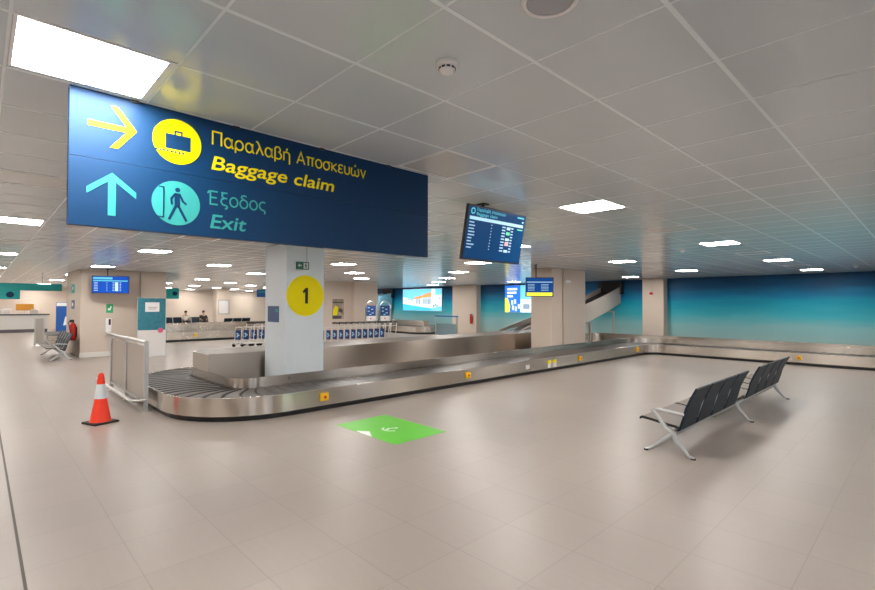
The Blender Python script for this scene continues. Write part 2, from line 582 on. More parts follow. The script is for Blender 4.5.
# ------------------------------------------------------------ the setting
X0, X1, Y0, Y1 = -43.0, 7.0, -6.0, 21.9
struct('floor', MB().box((X0, Y0, -0.1), (X1, Y1, 0)), 'floor')
struct('ceiling', MB().box((X0, Y0, CEIL), (X1, Y1, CEIL + 0.1)), 'ceiling')
struct('wall_back', MB().box((X0, Y1, 0), (X1, Y1 + 0.2, CEIL)), 'mural')
struct('wall_left', MB().box((X0 - 0.2, Y0, 0), (X0, Y1, CEIL)), 'wall')
mb = MB()
edges = [Y0, -3.5, -1.2, 2.2, 4.5, 8.0, 10.3, 13.8, 16.0, Y1]  # openings added in this unseen wall to let in daylight for reflections
for i in range(0, 10, 2):
    mb.box((X1, edges[i], 0), (X1 + 0.2, edges[i + 1], CEIL))
for i in range(1, 9, 2):
    mb.box((X1, edges[i], 2.4), (X1 + 0.2, edges[i + 1], CEIL))
    mb.box((X1, edges[i], 0), (X1 + 0.2, edges[i + 1], 0.12))
struct('wall_right', mb, 'wall')
struct('wall_front', MB().box((X0, Y0 - 0.2, 0), (X1, Y0, CEIL)), 'wall')

# ceiling grid: broad bars one way, thin ones across
mb = MB()
k = 0
x = -0.1485 * 0.6
for i in range(-11, 72):
    xx = -1.289 - 0.6 * i
    if X0 < xx < X1:
        mb.box((xx - 0.010, Y0, CEIL - 0.002), (xx + 0.010, Y1, CEIL))
struct('trim_1', mb, 'tbar')
mb = MB()
for i in range(-12, 36):
    yy = 0.676 + 0.6 * i
    if Y0 < yy < Y1:
        mb.box((X0, yy - 0.006, CEIL - 0.0008), (X1, yy + 0.006, CEIL))
struct('trim_2', mb, 'crossbar')
# dark expansion joint in the floor on the left
struct('trim_3', MB().box((-24, 0.235, 0), (6, 0.252, 0.002)), 'joint')

# columns and wall blocks
struct('column', MB().box((-9.32, 4.16, 0), (-8.4, 4.95, CEIL), 0.012), 'colgrey')
struct('column', MB().box((-9.12, 13.0, 0), (-8.34, 13.62, CEIL), 0.01), 'wall')
struct('column', MB().box((-9.05, 13.64, 0), (-8.29, 15.0, CEIL), 0.01), 'wall2')  # slightly darker beige than the part before it
struct('column', MB().box((-9.07, 21.45, 0), (-8.15, Y1, CEIL), 0.01), 'wall')
struct('column', MB().box((-21.0, 21.5, 0), (-19.0, Y1, CEIL), 0.01), 'wall')
struct('column', MB().box((-22.0, 13.82, 0), (-20.5, 15.3, CEIL), 0.01), 'wall')
struct('wall_middle', MB().box((-22.0, 11.4, 0), (-20.75, 13.82, CEIL)), 'wall')
struct('wall_block', MB().box((-23.0, 2.45, 0), (-19.6, 4.15, CEIL)), 'wall2')
struct('column', MB().box((-20.5, 4.16, 0), (-19.55, 4.98, CEIL), 0.01), 'wall2')
struct('baseboard_block', MB().box((-19.6, 2.43, 0), (-19.56, 4.15, 0.16), 0.006), 'baseb')
struct('column', MB().box((-37.7, 12.77, 0), (-36.9, 13.7, CEIL), 0.01), 'wall')


# ------------------------------------------------------------ ceiling lights
def make_light(lit):
    t = thing('ceiling_light', 'x', 'ceiling light')
    f = MB()
    for a, b in (((-0.288, -0.29), (0.288, -0.277)), ((-0.288, 0.259), (0.288, 0.29)), ((-0.288, -0.277), (-0.269, 0.277)), ((0.269, -0.277), (0.288, 0.277))):
        f.box((a[0], a[1], -0.005), (b[0], b[1], 0))
    f.build('frame', 'white', t)
    MB().box((-0.266, -0.276, -0.003), (0.266, 0.258, -0.001)).build('diffuser', 'lamp' if lit else 'offlamp', t)
    return t


ORD = ['first', 'second', 'third', 'fourth', 'fifth', 'sixth', 'seventh', 'eighth', 'ninth', 'tenth', 'eleventh', 'twelfth', 'thirteenth', 'fourteenth', 'fifteenth']
FW = Vector((-math.sin(R(46.12)), math.cos(R(46.12))))
RT = Vector((math.cos(R(46.12)), math.sin(R(46.12))))
protos = {}
BLOCKED = [(-23.2, -19.3, 2.2, 5.2), (-22.2, -20.3, 11.2, 15.5), (-9.6, -8.1, 4.0, 5.2), (-9.3, -8.0, 12.8, 15.2)]
for kx in range(-1, 14):
    lx = -2.765 - 3.0 * kx
    seen = {True: 0, False: 0}
    for j in range(-2, 9):
        ly = 0.376 + 2.4 * j
        lit = (j + kx) % 2 == 0
        if any(a < lx < b and c < ly < d for a, b, c, d in BLOCKED):
            continue
        if not (Y0 + 0.5 < ly < Y1 - 0.5):
            continue
        d = FW.dot((lx, ly))
        s = RT.dot((lx, ly))
        vis = d > 1.5 and abs(s) < d * 0.96
        if not lit and not (vis and d < 14):
            continue
        seen[lit] += 1 if vis else 0
        word = 'lit' if lit else 'unlit'
        if kx == 0 and j == 0:
            lab = 'large lit white square ceiling light beside the blue hanging sign'
        elif vis:
            lab = f"{word} square ceiling light, {ORD[seen[lit]-1]} along the {ORD[kx] if kx >= 0 else 'outer'} row {'past' if kx >= 0 else 'before'} the blue sign"
        else:
            lab = 'lit white square ceiling light outside the picture'
        if lit not in protos:
            o = protos[lit] = make_light(lit)
            o.location = (lx, ly, CEIL - 0.0)
            o['label'] = lab
            o['group'] = word + ' square lights in the tiled ceiling'
        else:
            o = dup(protos[lit], (lx, ly, CEIL), 0, lab, word + ' square lights in the tiled ceiling')
        if not vis:
            o['group'] = 'lit square lights outside the picture'

# smoke detector and ceiling loudspeaker
t = thing('smoke_detector', 'round white smoke detector on the ceiling tile', 'smoke detector', (-1.585, 1.585, CEIL))
MB().lathe([(0.052, 0), (0.054, -0.012), (0.05, -0.02), (0.038, -0.024), (0.038, -0.036), (0.03, -0.046), (0.012, -0.05)], 32).build('body', 'white', t, True)
mb = MB()
for i in range(10):
    a = 2 * PI * i / 10
    mb.box((0.036, -0.008, -0.0345), (0.0405, 0.008, -0.0265), 0, a, Vector((0, 0, 0)))
mb.build('vent_slot', 'black', t)
t = thing('ceiling_speaker', 'round grey ceiling speaker with pale ring at the top edge', 'speaker', (-0.985, 1.53, CEIL))
MB().lathe([(0.105, 0), (0.108, -0.006), (0.1, -0.011), (0.088, -0.009), (0.088, 0)], 40).build('ring', 'white', t, True)
MB().lathe([(0.088, 0), (0.086, -0.006), (0.02, -0.009)], 40).build('grille', 'glass', t, True)
for i, (x, y) in enumerate(((-3.654, 10.62), (-1.59, 18.6))):
    t = thing('smoke_detector', ['small white detector dome on the ceiling between two lit panels over the seats', 'small pale detector dome on the ceiling near the sea mural'][i], 'smoke detector', (x, y, CEIL))
    MB().lathe([(0.06, 0), (0.062, -0.014), (0.04, -0.04), (0.012, -0.05)], 20).build('body', 'white', t, True)

# ------------------------------------------------------------ baggage carousels
def carousel(V, width, label, housing, z_low, z_tall, seg=10, plates=0.22):
    t = thing('baggage_carousel', label, 'baggage carousel', group='steel baggage carousels')
    c = round_path(V, seg=seg)
    c = resample(c, 0.12)
    outer = offset_path(c, width / 2)
    inner = offset_path(c, -width / 2)
    MB().wall(offset_path(outer, -0.05), 0.0, 0.085, 0.02, True).build('kick_strip', 'skirt', t)
    mb = MB()
    mb.wall(outer, 0.085, 0.362, 0.03, True)
    mb.build('side_fascia', 'steel', t, True)
    MB().wall(inner, 0.0, z_low, 0.03, True).build('inner_rim', 'steel', t, True)
    if housing:
        xa, xb, ya, yb = housing
        pts = [(xa, ya), (xa, yb), (xb, yb)] + [(xb + 0.4 - 0.4 * math.cos(PI / 2 * k / 8), ya + 0.4 - 0.4 * math.sin(PI / 2 * k / 8)) for k in range(9)]
        MB().poly([(x, y, 0.3) for x, y in pts], (0, 0, z_tall - 0.3)).build('centre_housing', 'steel2', t, True)
        MB().poly([(x + (0.04 if x < (xa + xb) / 2 else -0.04), y + (0.04 if y < 5 else -0.04), z_tall) for x, y in pts], (0, 0, 0.004)).build('housing_top', 'brownlid', t)
    # overlapping crescent plates of the belt
    fine = resample(round_path(V, seg=24), 0.04)
    L = [0.0]
    for a, b in zip(fine, fine[1:] + fine[:1]):
        L.append(L[-1] + (Vector(b) - Vector(a)).length)
    tot = L[-1]
    N = int(tot / plates)

    def at(s, off):
        s %= tot
        lo, hi = 0, len(L) - 1
        while hi - lo > 1:
            mid = (lo + hi) // 2
            if L[mid] <= s:
                lo = mid
            else:
                hi = mid
        m_ = len(fine)
        a, b = Vector(fine[lo % m_]), Vector(fine[(lo + 1) % m_])
        f = (s - L[lo]) / max(L[lo + 1] - L[lo], 1e-6)
        p = a + (b - a) * f
        ta = (Vector(fine[(lo + 1) % m_]) - Vector(fine[(lo - 1) % m_])).normalized()
        tb = (Vector(fine[(lo + 2) % m_]) - Vector(fine[lo % m_])).normalized()
        tg = (ta + (tb - ta) * f).normalized()
        return p + Vector((tg.y, -tg.x)) * off
    mb = MB()
    K = 5
    step = tot / N
    hw = width / 2 - 0.035
    for i in range(N):
        rows = []
        for e, z in ((0.0, 0.344), (step * 0.8, 0.354), (step - 0.004, 0.338)):
            row = []
            for k in range(K + 1):
                u = -1 + 2 * k / K
                p = at(i * step + e - 0.10 * (1 - u * u), u * hw)
                row.append(p)
            rows.append((row, z))
        a = [mb.bm.verts.new((p.x, p.y, rows[0][1])) for p in rows[0][0]]
        a2 = [mb.bm.verts.new((p.x, p.y, rows[0][1] - 0.026)) for p in rows[0][0]]
        b = [mb.bm.verts.new((p.x, p.y, rows[1][1])) for p in rows[1][0]]
        c3 = [mb.bm.verts.new((p.x, p.y, rows[2][1])) for p in rows[2][0]]
        b2 = [mb.bm.verts.new((p.x, p.y, rows[2][1] - 0.02)) for p in rows[2][0]]
        for k in range(K):
            mb.bm.faces.new((a[k], a[k + 1], b[k + 1], b[k]))
            mb.bm.faces.new((a2[k], a2[k + 1], a[k + 1], a[k]))
            mb.bm.faces.new((b[k], b[k + 1], c3[k + 1], c3[k])).material_index = 1
            mb.bm.faces.new((c3[k], c3[k + 1], b2[k + 1], b2[k]))
            mb.bm.faces.new((b2[k], b2[k + 1], a2[k + 1], a2[k]))
    mb.build('belt', 'belt', t).data.materials.append(M['lip'])
    return t


car = carousel([(-7.66, 2.63, 0.95), (-7.66, 18.04, 0.9), (2.6, 18.04, 0.95), (2.6, 20.7, 0.95), (-11.22, 20.7, 0.95), (-11.22, 2.63, 0.95)], 0.97,
               'long steel baggage carousel with black belt, wrapped round the grey column', (-9.43, -10.66, 3.12, 16.6), 0.52, 0.84)
# emergency stop boxes and plates on the fascia
for y in (4.24, 7.83, 12.65, 16.55):
    b = MB().box((-7.176, y - 0.075, 0.165), (-7.140, y + 0.075, 0.295), 0.006).build('stop_box', 'boxyellow', car)
    MB().tube((-7.14, y, 0.23), (-7.12, y, 0.23), 0.022, n=16).build('button', 'red', b)
b = MB().box((-2.86, 17.51, 0.175), (-2.74, 17.546, 0.285), 0.006).build('stop_box', 'boxyellow', car)
MB().tube((-2.8, 17.51, 0.23), (-2.8, 17.49, 0.23), 0.022, n=16).build('button', 'red', b)
MB().box((-7.176, 10.0, 0.15), (-7.168, 10.16, 0.26)).build('label_plate', 'paper', car)
for y in (11.05, 11.32):
    MB().box((-7.176, y - 0.07, 0.10), (-7.166, y + 0.07, 0.21)).build('label_plate', 'paper', car)
    MB().box((-7.176, y - 0.07, 0.21), (-7.166, y + 0.07, 0.30)).build('label_plate', 'yellow', car)
MB().tube((-8.15, 4.1, 0.45), (-8.13, 4.1, 0.45), 0.014, n=12).build('lock', 'black', car)

car2 = carousel([(-25.1, 2.6, 0.73), (-25.1, 19.3, 0.6), (-21.3, 19.3, 0.55), (-21.3, 20.75, 0.55), (-29.0, 20.75, 0.73), (-29.0, 2.6, 0.73)], 1.0,
                'distant steel baggage carousel behind the luggage trolleys', None, 0.6, 0.6)
car2.scale = (1, 1, 1.25)
b = MB().box((-24.6, 7.5, 0.175), (-24.56, 7.62, 0.285), 0.006).build('stop_box', 'boxyellow', car2)

# ------------------------------------------------------------ chutes feeding the carousels
def chute(name, label, loc, rz, wd, prof, side_mat, legs):
    """runs along local +Y; near side at x = 0, far side at x = -wd; prof: (y, top z, panel depth)"""
    t = thing(name, label, 'conveyor chute', loc, rz, 'conveyor chutes through the sea mural wall')
    for x, m_ in ((-wd, 'chutegrey'), (-0.04, side_mat)):
        MB().poly([(x, y, z) for y, z, d in prof] + [(x, y, z - d) for y, z, d in reversed(prof)], (0.04, 0, 0)).build('side_panel', m_, t)
    MB().poly([(-wd + 0.04, y, z - 0.2) for y, z, d in prof] + [(-wd + 0.04, y, z - 0.25) for y, z, d in reversed(prof)], (wd - 0.08, 0, 0)).build('belt', 'skirt', t)
    for y, z in legs:
        m_ = MB()
        for x in (-wd - 0.2, 0.1):
            m_.box((x - 0.035, y - 0.035, 0), (x + 0.035, y + 0.035, z))
        m_.box((-wd - 0.2, y - 0.025, z - 0.06), (0.1, y + 0.025, z))
        m_.build('support_frame', 'perf', t)
    yb, zb, db = prof[-1]
    n = 9
    for i in range(n):
        xa = -wd + 0.05 + i * (wd - 0.1) / n
        MB().box((xa, yb - 0.12, zb - 0.22), (xa + (wd - 0.1) / n - 0.008, yb - 0.112, zb + 0.2)).build('curtain_strip', 'rubber', t)
    MB().box((-wd - 0.1, yb - 0.1, zb - 0.35), (0.1, yb + 0.1, zb + 0.25)).build('hatch_frame', 'black', t)
    return t


chute('conveyor_chute', 'pale sided conveyor chute descending behind the beige column', (-10.75, 13.0, 0), R(-3.6), 1.0,
      [(1.0, 0.68, 0.1), (2.1, 0.99, 0.12), (6.1, 1.86, 0.8), (7.6, 2.27, 0.8), (8.75, 2.62, 0.75)], 'chutegrey', [(6.0, 1.02), (7.9, 1.5)])
chute('conveyor_chute', 'distant blue sided conveyor chute behind the trolley bay arches', (-27.3, 16.2, 0), 0.0, 1.0,
      [(0.0, 1.1, 0.2), (2.0, 1.75, 0.9), (4.0, 2.35, 1.1), (5.5, 2.6, 1.1)], 'chuteblue', [(1.4, 0.9), (4.2, 1.4)])

# ------------------------------------------------------------ hanging direction sign
sg = thing('direction_sign', 'big navy hanging sign pointing to Baggage claim and Exit', 'hanging sign', (-3.1, 0, 0))
MB().box((-0.05, 0.328, 2.575), (0, 2.862, 2.939), 0.001).build('upper_panel', 'navy', sg)
MB().box((-0.05, 0.328, 2.213), (0, 2.862, 2.5735), 0.001).build('lower_panel', 'navy', sg)
for y in (0.62, 1.18, 1.8, 2.42):
    MB().box((0.0, y - 0.02, 2.925), (0.012, y + 0.02, CEIL)).build('bracket', 'black', sg)
Z0, Z1 = 0.0, 0.0025
# right arrow
mb = MB()
stroke(mb, (0.405, 2.763), (0.61, 2.763), 0.03, FACE_X, Z0, Z1)
flat(mb, [(0.506, 2.878), (0.543, 2.878), (0.631, 2.764), (0.543, 2.65), (0.506, 2.65), (0.594, 2.764)], FACE_X, Z0 + 0.0002, Z1 + 0.0002)
mb.build('arrow', 'yellow', sg)['label'] = 'yellow arrow'
mb = MB()
stroke(mb, (0.518, 2.278), (0.518, 2.49), 0.036, FACE_X, Z0, Z1)
flat(mb, [(0.405, 2.385), (0.405, 2.42), (0.518, 2.512), (0.632, 2.42), (0.632, 2.385), (0.518, 2.476)], FACE_X, Z0 + 0.0002, Z1 + 0.0002)
mb.build('arrow', 'turq', sg)['label'] = 'turquoise arrow'
pic = disc(MB(), 0.84, 2.758, 0.132, FACE_X, Z0, Z1).build('pictogram', 'yellow', sg)
pic['label'] = 'yellow disc with a suitcase'
mb = MB()
rect(mb, 0.776, 2.71, 0.911, 2.797, FACE_X, Z1, Z1 + 0.002)
rect(mb, 0.822, 2.812, 0.866, 2.822, FACE_X, Z1, Z1 + 0.002)
rect(mb, 0.822, 2.795, 0.83, 2.815, FACE_X, Z1, Z1 + 0.002)
rect(mb, 0.858, 2.795, 0.866, 2.815, FACE_X, Z1, Z1 + 0.002)
for i in range(8):
    disc(mb, 0.727 + i * 0.0205, 2.694, 0.0065, FACE_X, Z1, Z1 + 0.002, 10)
mb.build('suitcase_mark', 'navy', pic)
pic = disc(MB(), 0.838, 2.393, 0.13, FACE_X, Z0, Z1).build('pictogram', 'turq', sg)
pic['label'] = 'turquoise disc with a walking figure'
mb = MB()
A = (FACE_X, Z1, Z1 + 0.002)
disc(mb, 0.843, 2.472, 0.0135, *A, 16)
flat(mb, [(0.826, 2.452), (0.855, 2.452), (0.857, 2.372), (0.828, 2.372)], *A)
stroke(mb, (0.832, 2.448), (0.808, 2.415), 0.012, *A)
stroke(mb, (0.809, 2.42), (0.813, 2.382), 0.011, *A)
stroke(mb, (0.853, 2.448), (0.874, 2.405), 0.012, *A)
stroke(mb, (0.872, 2.408), (0.892, 2.392), 0.011, *A)
stroke(mb, (0.835, 2.378), (0.798, 2.293), 0.014, *A)
stroke(mb, (0.848, 2.378), (0.893, 2.291), 0.014, *A)
stroke(mb, (0.744, 2.478), (0.772, 2.478), 0.007, *A)
stroke(mb, (0.770, 2.481), (0.770, 2.300), 0.007, *A)
stroke(mb, (0.742, 2.304), (0.772, 2.304), 0.007, *A)
mb.build('walker_mark', 'navy', pic)
stroke_text('Παραλαβή Αποσκευών', 1.038, 2.186, 2.790, 0.082, 'yellow', FACE_X, 0.001, sg)
lettering('Baggage claim', 1.032, 1.906, 2.636, 0.122, 'yellow', FACE_X, 0.001, sg, bold=0.0012, shear=0.16)
stroke_text('Έξοδος', 1.028, 1.378, 2.418, 0.08, 'turq', FACE_X, 0.001, sg)
lettering('Exit', 1.028, 1.252, 2.27, 0.122, 'turq', FACE_X, 0.001, sg, bold=0.0012, shear=0.16)


# ------------------------------------------------------------ hanging flight screens
def screen(label, loc, rz, wd, ht, tilt, face_mat, pole_top, kind):
    """screen hung from the ceiling; local +X is the viewing side"""
    t = thing('flight_screen', label, 'screen', loc, rz, 'hanging flight information screens')
    F = Matrix.Rotation(tilt, 4, 'Y') @ FACE_X
    mb = MB()
    mb.box((-0.035, -wd / 2, -ht / 2), (0, wd / 2, ht / 2), 0.006)
    mb.xform(Matrix.Rotation(tilt, 4, 'Y'))
    mb.build('housing', 'black', t)
    w2, h2 = wd / 2 - 0.018, ht / 2 - 0.018
    pn = rect(MB(), -w2, -h2, w2, h2, F, 0.0, 0.0015).build('display', face_mat, t)
    mb = MB()
    mb.tube((-0.1, -wd * 0.1, ht * 0.2), (-0.1, -wd * 0.1, pole_top), 0.016)
    mb.box((-0.12, -wd * 0.1 - 0.07, -0.1), (-0.05, -wd * 0.1 + 0.07, ht * 0.25))
    mb.box((-0.15, -wd * 0.1 - 0.05, pole_top - 0.01), (-0.05, -wd * 0.1 + 0.05, pole_top))
    mb.build('ceiling_mount', 'black', t)
    Z = (F, 0.0015, 0.0025)

    def part(rects, m_, nm):
        q = MB()
        for a in rects:
            rect(q, a[0] * wd, a[1] * ht, a[2] * wd, a[3] * ht, *Z)
        return q.build(nm, m_, pn)
    if kind == 'big':
        part([(-0.46, 0.235, 0.46, 0.295)], 'scr_pale', 'header_bar')
        q = MB()
        disc(q, -0.42 * wd, 0.39 * ht, 0.035, *Z, 24)
        q.build('ring_mark', 'scr_cyan', pn)
        q = MB()
        disc(q, -0.42 * wd, 0.39 * ht, 0.02, F, 0.0025, 0.0035, 20)
        q.build('ring_centre', face_mat, pn)
        stroke_text('Παραλαβή Αποσκευών', -0.36 * wd, 0.12 * wd, 0.40 * ht, 0.032, 'scr_cyan', F, 0.002, pn)
        lettering('Baggage claim', -0.36 * wd, -0.02 * wd, 0.325 * ht, 0.045, 'scr_cyan', F, 0.002, pn)
        rs, gs, q1 = [], [], []
        rnd = random.Random(3)
        for r_ in range(9):
            y = 0.19 - r_ * 0.057
            rs.append((-0.455, y - 0.014, -0.455 + 0.06 + rnd.random() * 0.06, y + 0.008))
            rs.append((-0.10, y - 0.01, -0.085, y + 0.008))
            rs.append((0.09, y - 0.014, 0.15, y + 0.012))
            rs.append((0.25, y - 0.014, 0.29, y + 0.012))
        part(rs, 'glow_text', 'row_text')
        part([(0.17, 0.15, 0.235, 0.205), (0.17, -0.06, 0.235, -0.01), (0.17, -0.29, 0.235, -0.24)], 'scr_pale', 'status_block')
        part([(0.17, 0.05, 0.235, 0.11), (0.36, 0.18, 0.46, 0.2)], 'scr_green', 'status_block')
        part([(0.17, -0.16, 0.235, -0.08)], 'scr_red', 'status_block')
        part([(0.335, 0.41, 0.46, 0.44)], 'scr_cyan', 'clock_text')
        part([(0.43, 0.33, 0.46, 0.36)], 'scr_pale', 'clock_text')
    elif kind == 'blue':
        part([(-0.46, 0.19, 0.46, 0.25)], 'scr_cyan', 'header_bar')
        part([(-0.46, 0.3, 0.05, 0.42)], 'scr_cyan', 'header_bar')
        rs = []
        for r_ in range(6):
            y = 0.1 - r_ * 0.09
            rs += [(-0.44, y, -0.34, y + 0.03), (-0.11, y, -0.09, y + 0.03), (0.05, y, 0.1, y + 0.03), (0.24, y, 0.28, y + 0.03)]
        part(rs, 'glow_text', 'row_text')
        part([(0.12, -0.36, 0.2, 0.14)], 'scr_pale', 'status_block')
    elif kind == 'yellow':
        part([(-0.46, -0.46, 0.46, -0.28)], 'scr_yellow', 'notice_band')
        part([(-0.46, 0.23, 0.46, 0.28)], 'glow_text', 'header_bar')
        rs = []
        for r_ in range(5):
            y = 0.12 - r_ * 0.075
            rs += [(-0.42, y, -0.18, y + 0.025), (0.05, y, 0.32, y + 0.025)]
        part(rs, 'glow_text', 'row_text')
    return t


screen('large tilted flight screen hung beside the blue sign', (-3.458, 4.245, 2.575), 0, 1.03, 0.595, R(11.1), 'screen', CEIL - 2.575, 'big')
screen('small flight screen with yellow bottom band beside the beige column', (-7.8, 11.54, 2.29), R(-43), 0.80, 0.55, R(4), 'screen_mid', CEIL - 2.29, 'yellow')
screen('bright blue flight screen hung in front of the beige wall block', (-18.95, 3.17, 2.425), R(-18), 1.04, 0.58, R(3), 'screen_bright', CEIL - 2.43, 'blue')

# ------------------------------------------------------------ column dressing
t = thing('number_disc', 'round yellow disc with black number 1 on the grey column', 'sign', (-8.4, 4.55, 1.955))
disc(MB(), 0, 0, 0.392, FACE_X, 0.001, 0.006, 64).build('disc', 'yellow2', t)
flat(MB(), [(-0.012, -0.15), (0.048, -0.15), (0.048, 0.15), (-0.004, 0.15), (-0.062, 0.088), (-0.052, 0.045), (-0.012, 0.07)], FACE_X, 0.006, 0.008).build('numeral', 'black', t)
t = thing('exit_sign', 'small green running man exit sign hung by a rod before the column', 'exit sign', (-8.2, 4.375, 2.515))
MB().box((-0.02, -0.125, -0.07), (0.02, 0.125, 0.07), 0.004).build('housing', 'exitgreen', t)
mb = MB()
flat(mb, [(-0.105, 0), (-0.07, 0.035), (-0.07, 0.012), (-0.03, 0.012), (-0.03, -0.012), (-0.07, -0.012), (-0.07, -0.035)], FACE_X, 0.02, 0.0215)
rect(mb, 0.01, -0.055, 0.105, 0.055, FACE_X, 0.02, 0.0215)
mb.build('arrow_mark', 'reflect', t)
mb = MB()
A = (FACE_X, 0.0215, 0.0225)
disc(mb, 0.058, 0.036, 0.011, *A, 14)
stroke(mb, (0.06, 0.024), (0.054, -0.008), 0.02, *A)
stroke(mb, (0.056, -0.006), (0.036, -0.045), 0.012, *A)
stroke(mb, (0.056, -0.006), (0.082, -0.04), 0.012, *A)
stroke(mb, (0.058, 0.02), (0.034, 0.002), 0.01, *A)
stroke(mb, (0.06, 0.02), (0.084, 0.004), 0.01, *A)
mb.build('running_man', 'exitgreen', t)
MB().tube((0, 0.09, 0.07), (0, 0.09, CEIL - 2.515), 0.009).build('rod', 'silver', t)
t = thing('wall_plaque', 'small dark blue information plaque on the grey column', 'plaque', (-8.94, 4.16, 1.6))
rect(MB(), -0.24, -0.155, 0.24, 0.155, FACE_MY, 0.001, 0.008).build('plate', 'lilac', t)
mb = MB()
rect(mb, 0.10, 0.04, 0.22, 0.1, FACE_MY, 0.008, 0.0095)
mb.build('print_mark', 'turq', t)

# ------------------------------------------------------------ floor sticker
t = thing('floor_sticker', 'bright green floor sticker with white mark before the carousel', 'floor sticker', (-5.5, 4.33, 0))
MB().box((-0.70, -0.46, 0), (0.70, 0.46, 0.002)).build('sheet', 'green', t)
mb = MB()
for x in (-0.07, 0.07):
    disc(mb, 0.05 + x * 0.2, x * 1.0, 0.028, FLAT, 0.002, 0.0032, 14)
for i in range(9):
    a0, a1 = R(200 + i * 16), R(216 + i * 16)
    stroke(mb, (0.05 + 0.13 * math.cos(a0), 0.13 * math.sin(a0)), (0.05 + 0.13 * math.cos(a1), 0.13 * math.sin(a1)), 0.03, FLAT, 0.002, 0.0032)
stroke(mb, (0.0, -0.04), (0.06, 0.06), 0.03, FLAT, 0.002, 0.0032)
mb.build('white_mark', 'white', t)
mb = MB()
flat(mb, [(-0.02, -0.46), (0.2, -0.46), (-0.05, -0.32), (-0.2, -0.44)], FLAT, 0.002, 0.0032)
mb.build('white_corner', 'white', t)

# ------------------------------------------------------------ traffic cone
t = thing('traffic_cone', 'orange and white traffic cone on the floor by the barrier', 'traffic cone', (-8.75, 1.36, 0), R(20))
MB().box((-0.175, -0.175, 0), (0.175, 0.175, 0.03), 0.012).build('base', 'rubber', t)
MB().lathe([(0.145, 0.03), (0.135, 0.05), (0.08, 0.37)], 28).build('lower_body', 'orange', t, True)
MB().lathe([(0.081, 0.37), (0.054, 0.585)], 28).build('reflective_band', 'reflect', t, True)
MB().lathe([(0.053, 0.585), (0.044, 0.68), (0.036, 0.73), (0.02, 0.75)], 28).build('tip', 'orange', t, True)

# ------------------------------------------------------------ barriers
t = thing('steel_barrier', 'grey panelled steel barrier at the end of the carousel', 'barrier', (-9.13, 2.04, 0))
for i, x in enumerate((0, -1.4, -2.8)):
    p = MB().box((x - 0.03, -0.03, 0), (x + 0.03, 0.03, 1.15)).build('post', 'alu', t)
    MB().box((x - 0.06, -0.06, 0), (x + 0.06, 0.06, 0.012)).build('foot_plate', 'alu', p)
for x in (-0.035, -1.435):
    MB().box((x - 1.33, -0.008, 0.2), (x, 0.008, 1.08)).build('infill_panel', 'perf', t)
MB().path([(0.04, 0, 1.15), (-2.8, 0, 1.15), (-3.3, 0, 1.15)], 0.03, 12).build('top_rail', 'alu', t, True)
MB().path([(0.02, 0, 0.2), (0.03, -0.12, 0.2), (-0.06, -0.2, 0.2), (-3.2, -0.2, 0.2)], 0.028, 12).build('bumper_rail', 'alu', t, True)
MB().box((-2.8, -0.02, 0.14), (0, 0.02, 0.19)).build('bottom_rail', 'alu', t)

t = thing('glass_barrier', 'low glass barrier with blue top rail at the far carousel end', 'barrier', (-17.75, 18.5, 0))
for y, x in ((0, -1.6), (0, 0)):
    MB().box((x - 0.03, y - 0.03, 0), (x + 0.03, y + 0.03, 1.1)).build('post', 'alu', t)
MB().box((-1.57, -0.01, 0.1), (-0.03, 0.01, 0.72)).build('glass_panel', 'clearglass', t)
MB().box((-1.66, -0.04, 1.1), (0.06, 0.04, 1.16)).build('top_rail', 'bannerblue', t)

